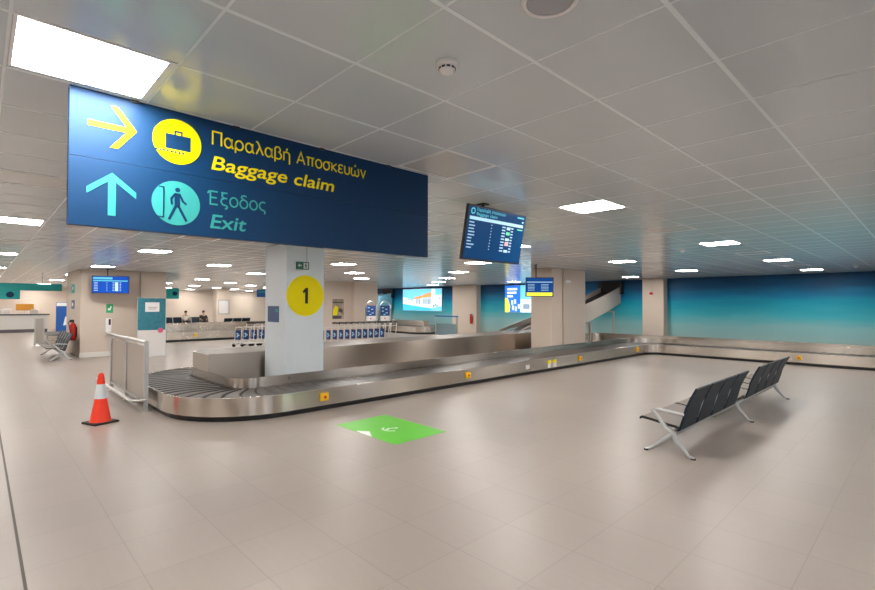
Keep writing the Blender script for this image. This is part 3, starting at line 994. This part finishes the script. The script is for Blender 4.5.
# ------------------------------------------------------------ beam seating
def bench(label, loc, rz, modules, gap_at, pitch, legs_at, pad='pad'):
    """row along local +Y, sitters face local -X"""
    t = thing('airport_seating', label, 'seating', loc, rz, 'rows of beam seats')
    L = modules * pitch
    MB().box((-0.075, 0.0, 0.24), (-0.015, L, 0.29), 0.008).build('beam', 'silver', t)
    for i in range(modules):
        y0 = i * pitch + 0.022
        y1 = (i + 1) * pitch - 0.022
        if i in gap_at:
            tt = MB().box((-0.44, y0 - 0.01, 0.352), (0.02, y1 + 0.01, 0.366), 0.004).build('side_table', 'pad', t)
            MB().box((-0.45, y0 - 0.015, 0.335), (0.03, y1 + 0.015, 0.352)).build('edge', 'black', tt)
            MB().box((-0.06, y0 + 0.2, 0.305), (-0.01, y1 - 0.2, 0.336)).build('support', 'silver', tt)
            continue
        # seat pan: gently dished shell running back into the rear edge
        prof = [(-0.45, 0.385), (-0.42, 0.405), (-0.3, 0.392), (-0.12, 0.362), (-0.02, 0.352), (0.02, 0.335)]
        st = MB().poly([(x, y0, z) for x, z in prof] + [(x, y0, z - 0.016) for x, z in reversed(prof)], (0, y1 - y0, 0)).build('seat', pad, t)
        for yy in (y0 - 0.002, y1 - 0.010):
            MB().poly([(x, yy, z + 0.004) for x, z in prof] + [(x, yy, z - 0.026) for x, z in reversed(prof)], (0, 0.012, 0)).build('edge', 'black', st)
        prof = [(0.0, 0.285), (0.03, 0.30), (0.075, 0.44), (0.105, 0.56), (0.165, 0.70), (0.225, 0.815)]
        MB().poly([(x, y0, z) for x, z in prof] + [(x - 0.022, y0, z + 0.006) for x, z in reversed(prof)], (0, y1 - y0, 0)).build('backrest', 'seat', t)
        if i and i - 1 not in gap_at:
            q0, q1 = y0 - 0.036, y0 - 0.008
            MB().poly([(0.0, q0, 0.29), (0.05, q0, 0.38), (0.13, q0, 0.64), (0.205, q0, 0.80), (0.19, q0, 0.805), (0.11, q0, 0.65), (0.03, q0, 0.39), (-0.02, q0, 0.30)], (0, q1 - q0, 0)).build('bracket', 'silver', t)
    for j, y in enumerate(legs_at):
        mb = MB()
        mb.path([(-0.03, y, 0.28), (-0.10, y, 0.2), (-0.31, y, 0.03), (-0.37, y, 0.012)], [0.034, 0.03, 0.019, 0.014], 10)
        mb.path([(-0.04, y, 0.28), (0.0, y, 0.18), (0.13, y, 0.03), (0.19, y, 0.012)], [0.034, 0.03, 0.019, 0.014], 10)
        lg = mb.build('leg', 'silver', t, True)
        mb = MB()
        mb.tube((-0.36, y, 0), (-0.36, y, 0.014), 0.028, n=14)
        mb.tube((0.18, y, 0), (0.18, y, 0.014), 0.028, n=14)
        mb.build('foot_glide', 'rubber', lg)
        if j == 0 or j == len(legs_at) - 1:
            ya = y
            MB().path([(-0.05, ya, 0.27), (-0.13, ya, 0.32), (-0.20, ya, 0.42), (-0.29, ya, 0.515), (-0.22, ya, 0.525), (-0.08, ya, 0.515), (0.08, ya, 0.50)], [0.034, 0.03, 0.022, 0.017, 0.017, 0.017, 0.015], 10).build('armrest', 'silver', t, True)
    return t


bench('row of dark beam seats with silver legs in the open hall', (-2.14, 6.0, 0), 0, 9, (4,), 0.575, (0.0, 2.57, 5.14))
bench('grey beam seats end on beside the beige wall block', (-19.15, 2.0, 0), R(90), 5, (), 0.575, (0.0, 2.6))
bench('distant dark beam seats behind the far carousel near the seated people', (-37.4, 12.4, 0), R(180), 6, (), 0.6, (0.1, 3.4), 'seat')
bench('distant row of dark seat backs right of the far framed notice', (-33.2, 11.9, 0), R(0), 3, (), 0.6, (0.1, 1.7), 'seat')

# ------------------------------------------------------------ people (far away, seated)
def person(label, loc, rz, top_mat, leg_mat):
    """seated figure, faces local -X, seat height .41"""
    t = thing('person', label, 'person', loc, rz)

    def skin(name, verts, edges, rad, m_, root=0, parent=t):
        me = bpy.data.meshes.new(name)
        me.from_pydata(verts, edges, [])
        o = bpy.data.objects.new(name, me)
        COL.objects.link(o)
        md = o.modifiers.new('s', 'SKIN')
        md.use_smooth_shade = True
        for i, v in enumerate(me.skin_vertices[0].data):
            v.radius = rad[i] if isinstance(rad[i], tuple) else (rad[i], rad[i])
            v.use_root = i == root
        o.modifiers.new('d', 'SUBSURF').levels = 1
        bpy.context.view_layer.update()
        m2 = bpy.data.meshes.new_from_object(o.evaluated_get(bpy.context.evaluated_depsgraph_get()))
        bpy.data.objects.remove(o)
        m2.materials.clear()
        m2.materials.append(M[m_])
        ob = bpy.data.objects.new(name, m2)
        COL.objects.link(ob)
        ob.parent = parent
        return ob
    # body: pelvis, spine, neck, head, arms with hands on the thighs, legs
    V = [(0, 0, 0.50), (0.02, 0, 0.68), (0.03, 0, 0.90), (0.01, 0, 1.0), (-0.02, 0, 1.09), (-0.03, 0, 1.2),
         (0.02, -0.19, 0.92), (0.0, -0.24, 0.70), (-0.2, -0.15, 0.60), (-0.29, -0.11, 0.585),
         (0.02, 0.19, 0.92), (0.0, 0.24, 0.70), (-0.2, 0.15, 0.60), (-0.29, 0.11, 0.585),
         (-0.05, -0.1, 0.485), (-0.44, -0.13, 0.475), (-0.45, -0.13, 0.1), (-0.56, -0.14, 0.04),
         (-0.05, 0.1, 0.485), (-0.44, 0.13, 0.475), (-0.45, 0.13, 0.1), (-0.56, 0.14, 0.04)]
    E = [(0, 1), (1, 2), (2, 3), (3, 4), (4, 5), (2, 6), (6, 7), (7, 8), (8, 9), (2, 10), (10, 11), (11, 12), (12, 13), (0, 14), (14, 15), (15, 16), (16, 17), (0, 18), (18, 19), (19, 20), (20, 21)]
    rad = [0.12, 0.12, 0.12, 0.05, 0.085, 0.075, 0.055, 0.045, 0.035, 0.03, 0.055, 0.045, 0.035, 0.03, 0.085, 0.065, 0.045, 0.04, 0.085, 0.065, 0.045, 0.04]
    skin('body', V, E, rad, 'skin')
    skin('shirt', V[:3] + [V[6], V[7], V[10], V[11]], [(0, 1), (1, 2), (2, 3), (3, 4), (2, 5), (5, 6)], [(0.14, 0.15), (0.14, 0.15), (0.14, 0.15), 0.07, 0.055, 0.07, 0.055], top_mat)
    skin('trousers', [V[0], V[14], V[15], V[16], V[18], V[19], V[20]], [(0, 1), (1, 2), (2, 3), (0, 4), (4, 5), (5, 6)], [0.135, 0.1, 0.08, 0.06, 0.1, 0.08, 0.06], leg_mat)
    mb = MB()
    bmesh.ops.create_uvsphere(mb.bm, u_segments=16, v_segments=10, radius=0.1)
    for v in mb.bm.verts:
        if v.co.x < -0.03 and v.co.z < 0.03:
            v.co.x *= 0.4
        v.co.z *= 1.1
        v.co += Vector((0.0, 0, 1.2))
    mb.build('hair', 'hair', t, True)
    for s in (-1, 1):
        q = MB()
        q.box((-0.565 - 0.06, s * 0.135 - 0.045, 0), (-0.41, s * 0.135 + 0.045, 0.085), 0.02)
        q.build('shoe', 'cloth_dark', t)
    return t


person('distant seated person in a pale top with dark hair', (-37.2, 10.75, 0), R(180), 'cloth_white', 'cloth_dark')
person('distant seated person dressed in black beyond the far carousel', (-37.2, 11.95, 0), R(180), 'cloth_dark', 'cloth_dark')


# ------------------------------------------------------------ luggage trolleys
def make_trolley():
    t = thing('luggage_trolley', 'x', 'luggage trolley')
    mb = MB()
    for s in (-1, 1):
        mb.path([(s * 0.25, 0.42, 0.96), (s * 0.27, 0.36, 0.6), (s * 0.28, 0.30, 0.16), (s * 0.24, -0.40, 0.12), (s * 0.1, -0.45, 0.12)], 0.018, 6)
        mb.path([(s * 0.26, 0.38, 0.82), (s * 0.24, 0.1, 0.80), (s * 0.22, -0.08, 0.84)], 0.009, 6)
        mb.path([(s * 0.2, -0.30, 0.13), (s * 0.19, -0.24, 0.35), (s * 0.19, -0.20, 0.80)], 0.012, 6)
    mb.tube((-0.1, -0.45, 0.12), (0.1, -0.45, 0.12), 0.014, n=6)
    mb.tube((-0.28, 0.3, 0.16), (0.28, 0.3, 0.16), 0.014, n=6)
    for i in range(4):
        mb.tube((-0.22 + 0.02 * i, 0.15 - 0.13 * i, 0.135), (0.22 - 0.02 * i, 0.15 - 0.13 * i, 0.135), 0.008, n=6)
    mb.tube((-0.19, -0.2, 0.8), (0.19, -0.2, 0.8), 0.011, n=6)
    mb.build('frame', 'cart', t)
    MB().path([(-0.27, 0.43, 0.94), (-0.24, 0.44, 0.98), (0.24, 0.44, 0.98), (0.27, 0.43, 0.94)], 0.04, 8).build('handle', 'black', t)
    p = MB().box((-0.165, -0.245, 0.29), (0.165, -0.232, 0.69), 0.004).build('advert_panel', 'bluepanel', t)
    mb = MB()
    rect(mb, -0.09, 0.40, 0.0, 0.44, FACE_MY, 0.245, 0.247)
    rect(mb, -0.06, 0.46, 0.09, 0.50, FACE_MY, 0.245, 0.247)
    rect(mb, -0.09, 0.52, 0.02, 0.56, FACE_MY, 0.245, 0.247)
    mb.build('panel_mark', 'glow_text', p)  # trolley print, not a screen; its glow is put into the colour
    for x, y in ((0.0, -0.44), (-0.26, 0.30), (0.26, 0.30)):
        MB().tube((x - 0.018, y, 0.075), (x + 0.018, y, 0.075), 0.075, n=16).build('wheel', 'rubber', t)
    return t


tro = make_trolley()
gx = 'luggage trolleys nested by the carousel'
ro = R(-28)
for i in range(11):
    lab = f'luggage trolley with blue panel, {ORD[i]} from the grey column in the right row'
    if i == 0:
        tro.location, tro.rotation_euler = (-17.75 + 0.03 * i, 10.62 + 0.29 * i, 0), (0, 0, -ro * 0)
        tro['label'], tro['group'] = lab, gx
    else:
        dup(tro, (-17.75 + 0.03 * i, 10.62 + 0.29 * i, 0), 0, lab, gx)
for i in range(4):
    dup(tro, (-20.3, 8.1 + 0.34 * i, 0), R(18), f'luggage trolley with black wheels, {ORD[i]} from the open end of the left row', gx)
# bay arches carrying blue boards
for i, (x, y) in enumerate(((-18.2, 13.2), (-18.0, 13.87))):
    t = thing('bay_arch', ['round topped trolley bay board, left of the pair', 'round topped trolley bay board, right of the pair'][i], 'trolley bay sign', (x, y, 0), R(-38), 'round topped trolley bay boards')
    pts = [(0, -0.25, 0), (0, -0.25, 1.62)] + [(0, -0.25 * math.cos(a), 1.62 + 0.3 * math.sin(a)) for a in [PI * k / 10 for k in range(1, 10)]] + [(0, 0.25, 1.62), (0, 0.25, 0)]
    MB().path(pts, 0.026, 8).build('tube_frame', 'alu', t, True)
    b = MB().box((-0.012, -0.215, 1.24), (0.012, 0.215, 1.72)).build('board', 'bluepanel', t)
    mb = MB()
    for (u, v) in ((-0.1, 1.62), (0.06, 1.55), (-0.1, 1.46), (0.08, 1.38), (-0.02, 1.31)):
        rect(mb, u - 0.045, v - 0.018, u + 0.045, v + 0.018, FACE_X, 0.012, 0.014)
    mb.build('board_mark', 'glow_text', b)  # board print with a glow of its own painted in
    b = MB().box((-0.01, -0.215, 1.0), (0.01, 0.215, 1.24)).build('lower_board', 'paper', t)
    disc(MB(), 0.0, 1.12, 0.04, FACE_X, 0.01, 0.012, 16).build('red_mark', 'pink', b)

# ------------------------------------------------------------ beige wall block dressing
t = thing('assembly_sign', 'small green square sign above the hand gel dispenser', 'sign', (-19.6, 3.26, 1.63))
rect(MB(), -0.1, -0.15, 0.1, 0.15, FACE_X, 0.001, 0.008).build('plate', 'signgreen', t)
mb = MB()
flat(mb, [(-0.05, -0.06), (0.02, -0.06), (0.06, 0.08), (0.02, 0.08), (0.0, 0.0), (-0.05, 0.0)], FACE_X, 0.008, 0.0095)
mb.build('white_mark', 'white', t)
t = thing('gel_dispenser', 'white hand gel dispenser on the beige wall block', 'dispenser', (-19.6, 3.22, 0.83))
MB().box((0, -0.09, 0), (0.1, 0.09, 0.46), 0.02).build('body', 'white', t)
MB().box((0.1, 0.0, 0.24), (0.112, 0.06, 0.44), 0.004).build('window', 'black', t)
MB().box((0, -0.11, -0.08), (0.14, 0.11, -0.065), 0.004).build('drip_tray', 'white', t)
MB().box((0, -0.02, -0.066), (0.03, 0.02, 0.005)).build('bracket', 'white', t)
t = thing('poster_stand', 'teal and white poster board standing on the floor by the wall block', 'poster stand', (-18.5, 4.28, 0), R(-4))
MB().box((-0.03, -0.43, 0.0), (0.03, 0.43, 2.0), 0.006).build('frame', 'alu', t)
pn = rect(MB(), -0.41, 0.90, 0.41, 1.98, FACE_X, 0.03, 0.034).build('poster', 'posterteal', t)
rect(MB(), -0.41, 0.03, 0.41, 0.90, FACE_X, 0.03, 0.034).build('lower_poster', 'paper', t)
rect(MB(), -0.20, 1.52, 0.22, 1.84, FACE_X, 0.034, 0.036).build('notice_sheet', 'white', pn)
mb = MB()
for i, (a, b_) in enumerate(((-0.12, 0.16), (-0.1, 0.12))):
    rect(mb, a, 1.66 - i * 0.06, b_, 1.685 - i * 0.06, FACE_X, 0.036, 0.037)
mb.build('notice_text', 'lb_grey' if False else 'perf', pn)
disc(MB(), 0.26, 0.88, 0.085, FACE_X, 0.034, 0.037, 24).build('pink_spot', 'pink', pn)
MB().box((-0.16, -0.43, 0), (0.16, 0.43, 0.02), 0.004).build('base_plate', 'alu', t)

# ------------------------------------------------------------ advertising on the walls
t = thing('light_box', 'backlit wall poster of a white villa with orange roofs', 'light box', (-24.28, Y1, 2.07))
MB().box((-2.0, -0.06, -0.76), (2.0, 0, 0.78)).build('frame', 'alu', t)
A = (FACE_MY, 0.06, 0.063)
B = (FACE_MY, 0.063, 0.065)
pn = rect(MB(), -1.96, -0.72, 1.96, 0.74, *A).build('picture', 'lb_sky', t)
mb = MB()
flat(mb, [(-1.96, -0.25), (1.0, -0.55), (1.96, -0.4), (1.96, 0.35), (1.35, 0.3), (1.35, 0.74), (1.0, 0.74), (1.0, 0.15), (-0.7, 0.05), (-1.96, 0.2)], *B)
mb.build('villa_print', 'lb_white', pn)
mb = MB()
flat(mb, [(-0.75, 0.05), (-0.75, 0.2), (0.05, 0.32), (0.05, 0.12)], FACE_MY, 0.065, 0.067)
flat(mb, [(0.05, 0.15), (0.1, 0.35), (0.95, 0.55), (0.95, 0.2)], FACE_MY, 0.065, 0.067)
mb.build('roof_print', 'lb_orange', pn)
mb = MB()
for x in (-0.5, -0.25, 0.2, 0.42, 0.64, 0.82):
    rect(mb, x - 0.04, -0.3, x + 0.1, 0.08, FACE_MY, 0.065, 0.067)
for x, y in ((-1.7, 0), (-1.4, 0.02), (-1.1, 0.0), (1.3, -0.35), (1.5, -0.4), (1.1, -0.42), (1.7, 0.1)):
    rect(mb, x, y - 0.06, x + 0.18, y + 0.1, FACE_MY, 0.065, 0.067)
mb.build('window_print', 'lb_grey', pn)
mb = MB()
flat(mb, [(-1.96, -0.72), (1.0, -0.72), (1.0, -0.56), (-1.96, -0.27)], *B)
mb.build('pool_print', 'lb_aqua', pn)

t = thing('light_box', 'backlit blue and white poster pair left of the beige column', 'light box', (-15.9, Y1, 1.97))
MB().box((-1.22, -0.06, -0.64), (1.1, 0, 0.90)).build('frame', 'alu', t)
pn = rect(MB(), -1.2, -0.62, -0.14, 0.88, *A).build('picture', 'lb_blue', t)
pw = rect(MB(), -0.12, -0.62, 1.08, 0.88, *A).build('second_picture', 'lb_white', t)
mb = MB()
for i, (a, b_) in enumerate(((-1.05, -0.35), (-1.05, -0.4), (-1.05, -0.65))):
    rect(mb, a, 0.62 - i * 0.2, b_, 0.74 - i * 0.2, *B)
for x, y in ((-0.7, -0.5), (-0.5, -0.55), (-0.3, -0.42), (-0.75, -0.2), (-0.55, -0.15)):
    rect(mb, x, y, x + 0.12, y + 0.25, *B)
mb.build('print_text', 'lb_white', pn)
mb = MB()
flat(mb, [(-1.2, -0.62), (-0.9, -0.62), (-0.85, -0.3), (-1.0, 0.15), (-1.2, 0.2)], *B)
mb.build('figure_print', 'lb_yellow', pn)
rect(MB(), -0.12, 0.1, 1.08, 0.88, *B).build('sky_print', 'lb_sky', pw)
rect(MB(), 0.05, -0.45, 0.5, -0.15, *B).build('sketch_print', 'lb_grey', pw)

t = thing('wall_poster', 'brown photo poster on the beige wall behind the trolleys', 'poster', (-20.75, 13.03, 1.54))
rect(MB(), -0.33, -0.5, 0.33, 0.5, FACE_X, 0.001, 0.012).build('print', 'photo_brown', t)
mb = MB()
rect(mb, -0.31, -0.48, 0.2, -0.34, FACE_X, 0.012, 0.014)
rect(mb, -0.31, 0.3, 0.31, 0.36, FACE_X, 0.012, 0.014)
flat(mb, [(0.0, -0.1), (0.1, 0.05), (0.28, -0.05), (0.2, -0.2)], FACE_X, 0.012, 0.014)
mb.build('dark_print', 'belt', t)
flat(MB(), [(-0.3, -0.1), (-0.15, 0.18), (0.0, 0.1), (-0.05, -0.3), (-0.28, -0.32)], FACE_X, 0.012, 0.014).build('pale_print', 'yellow2', t)

t = thing('fire_extinguisher', 'red fire extinguisher on the far beige pilaster', 'fire extinguisher', (-19.35, 21.42, 0.62))
MB().lathe([(0.075, 0), (0.085, 0.02), (0.085, 0.42), (0.05, 0.5), (0.025, 0.52)], 20).build('cylinder_body', 'red', t, True)
MB().box((-0.03, -0.08, 0.52), (0.03, 0.03, 0.58), 0.006).build('valve', 'black', t)
MB().box((-0.06, 0.06, 0.1), (0.06, 0.085, 0.4)).build('wall_bracket', 'black', t)
t = thing('call_point', 'small red pendant alarm hanging before the mural pilaster', 'alarm', (-8.62, 21.3, 2.27))
MB().lathe([(0.02, -0.05), (0.07, -0.03), (0.08, 0.02), (0.05, 0.06), (0.02, 0.07)], 18).build('dome', 'red', t, True)
MB().tube((0, 0, 0.06), (0, 0, CEIL - 2.27), 0.011).build('rod', 'silver', t)
t = thing('security_camera', 'small white camera on the side of the beige column', 'camera', (-8.29, 13.75, 2.55))
MB().box((0, -0.03, -0.03), (0.06, 0.03, 0.03), 0.005).build('mount', 'white', t)
MB().tube((0.09, 0.1, -0.02), (0.09, -0.14, -0.04), 0.045, n=16).build('camera_body', 'white', t, True)
MB().box((0.05, -0.02, -0.03), (0.1, 0.02, 0.0)).build('arm', 'white', t)

# ------------------------------------------------------------ far left: desk, signs, banner
t = thing('teal_hanging_sign', 'long teal hanging sign above the far desk', 'hanging sign', (-23.0, 0, 0))
MB().box((-0.06, -1.6, 2.27), (0, 2.3, 2.53), 0.004).build('panel', 'teal', t)
p = MB().box((-0.05, -1.2, 1.95), (0.0, 1.1, 2.27), 0.02).build('lower_panel', 'teal', t)
disc(MB(), 0.83, 2.11, 0.11, FACE_X, 0.0, 0.002, 20).build('pictogram', 'navy', p)
mb = MB()
for y in (-0.9, 1.73):
    mb.tube((-0.03, y, 2.53), (-0.03, y, CEIL), 0.016)
mb.build('rod', 'perf', t)
t = thing('service_desk', 'long white service desk with dark top by the far wall', 'desk', (-39.0, -1.0, 0))
MB().box((-0.9, -3.6, 0.0), (0, 4.2, 1.06)).build('front', 'baseb', t)
MB().box((-0.95, -3.65, 1.06), (0.06, 4.3, 1.14)).build('worktop', 'counter_top', t)
MB().box((0, -3.6, 0), (0.02, 4.2, 0.2)).build('kick_strip', 'counter_top', t)
t = thing('desk_sign', 'orange sheet sign standing on the far service desk', 'sign', (-39.3, 2.1, 1.14))
MB().box((-0.02, -0.4, 0.22), (0.02, 0.45, 0.62), 0.02).build('board', 'lobby_orange', t)
MB().box((-0.015, -0.02, 0.01), (0.015, 0.02, 0.24)).build('stem', 'silver', t)
MB().box((-0.1, -0.12, 0.0), (0.1, 0.12, 0.012)).build('base', 'silver', t)
for i, (y, h) in enumerate(((-0.1, 0.42), (0.9, 0.28), (1.3, 0.32), (2.6, 0.3))):
    t = thing('desk_screen', ['pale monitor at the left end of the far desk', 'low pale box near the middle of the far desk', 'pale box beside the orange sheet on the far desk', 'small pale box at the right end of the far desk'][i], 'desk box', (-39.4, y, 1.14))
    MB().box((-0.15, -0.2, 0.0), (0.15, 0.2, h), 0.02).build('case', 'paper', t)
    MB().box((0.15, -0.15, 0.05), (0.155, 0.15, h - 0.05)).build('face', 'cream', t)
t = thing('queue_panel', 'grey steel panel barrier near the far service desk', 'barrier', (-26.3, 1.9, 0))
for y in (-0.14, 0.14):
    MB().box((-0.03, y - 0.025, 0), (0.03, y + 0.025, 1.2)).build('post', 'alu', t)
MB().box((-0.01, -0.115, 0.1), (0.01, 0.115, 1.16)).build('infill_panel', 'perf', t)
MB().box((-0.25, -0.23, 0), (0.25, 0.23, 0.014)).build('base_plate', 'alu', t)
t = thing('rollup_banner', 'blue roll up banner standing beyond the grey seats', 'banner', (-31.5, 3.22, 0), R(-8))
MB().box((-0.008, -0.3, 0.06), (0.008, 0.3, 1.86)).build('sheet', 'bannerblue', t)
MB().box((-0.09, -0.37, 0), (0.09, 0.37, 0.06), 0.01).build('base', 'silver', t)
mb = MB()
flat(mb, [(0.0, 0.65), (0.26, 0.7), (0.28, 1.2), (0.08, 1.1)], FACE_X, 0.008, 0.01)
rect(mb, -0.28, 1.66, 0.28, 1.84, FACE_X, 0.008, 0.01)
mb.build('white_print', 'white', t)
for i, (x, z, c) in enumerate(((-21.3, 1.76, 'lilac'), (-21.3, 2.33, 'teal'))):
    t = thing('wall_notice', ['small dark notice on the side face of the beige wall block', 'small teal notice high on the side face of the beige wall block'][i], 'notice', (x, 2.45, z))
    rect(MB(), -0.35, -0.16, 0.35, 0.16, FACE_MY, 0.001, 0.01).build('plate', c, t)
    rect(MB(), -0.2, -0.05, 0.1, 0.06, FACE_MY, 0.01, 0.012).build('print_mark', 'white', t)
t = thing('fire_extinguisher', 'red fire extinguisher on the side of the beige wall block by the grey seats', 'fire extinguisher', (-20.3, 2.34, 0.55))
MB().lathe([(0.08, 0), (0.095, 0.02), (0.095, 0.5), (0.06, 0.58), (0.03, 0.6)], 20).build('cylinder_body', 'red', t, True)
MB().box((-0.05, -0.09, 0.6), (0.05, 0.03, 0.7), 0.01).build('valve', 'black', t)
MB().path([(0.02, -0.09, 0.65), (0.08, -0.13, 0.6), (0.11, -0.1, 0.4), (0.1, -0.05, 0.2)], 0.014, 8).build('hose', 'black', t, True)
MB().box((-0.06, 0.08, 0.1), (0.06, 0.11, 0.45)).build('wall_bracket', 'black', t)

t = thing('hanging_sign', 'small teal sign hung right of the beige wall block', 'hanging sign', (-29.3, 7.67, 2.36), R(-22))
MB().box((-0.04, -0.42, -0.3), (0.0, 0.42, 0.3), 0.01).build('panel', 'teal', t)
disc(MB(), 0.22, 0, 0.12, FACE_X, 0.0, 0.003, 20).build('dark_pictogram', 'navy', t)
MB().tube((-0.02, 0, 0.3), (-0.02, 0, CEIL - 2.36), 0.015).build('rod', 'silver', t)
t = thing('hanging_sign', 'small blue sign hung at the left edge of the grey column', 'hanging sign', (-24.5, 10.8, 2.35), R(-30))
MB().box((-0.04, -0.3, -0.2), (0.0, 0.3, 0.2), 0.01).build('panel', 'bannerblue', t)
rect(MB(), -0.2, 0.02, 0.2, 0.1, FACE_X, 0.0, 0.003).build('header_print', 'turq', t)
MB().tube((-0.02, 0, 0.2), (-0.02, 0, CEIL - 2.35), 0.015).build('rod', 'silver', t)
t = thing('framed_notice', 'framed white notice on the distant beige pillar', 'notice', (-36.9, 13.27, 1.55))
MB().box((0.001, -0.42, -0.55), (0.03, 0.42, 0.55)).build('frame', 'perf', t)
MB().box((0.03, -0.34, -0.47), (0.034, 0.34, 0.47)).build('sheet', 'paper', t)
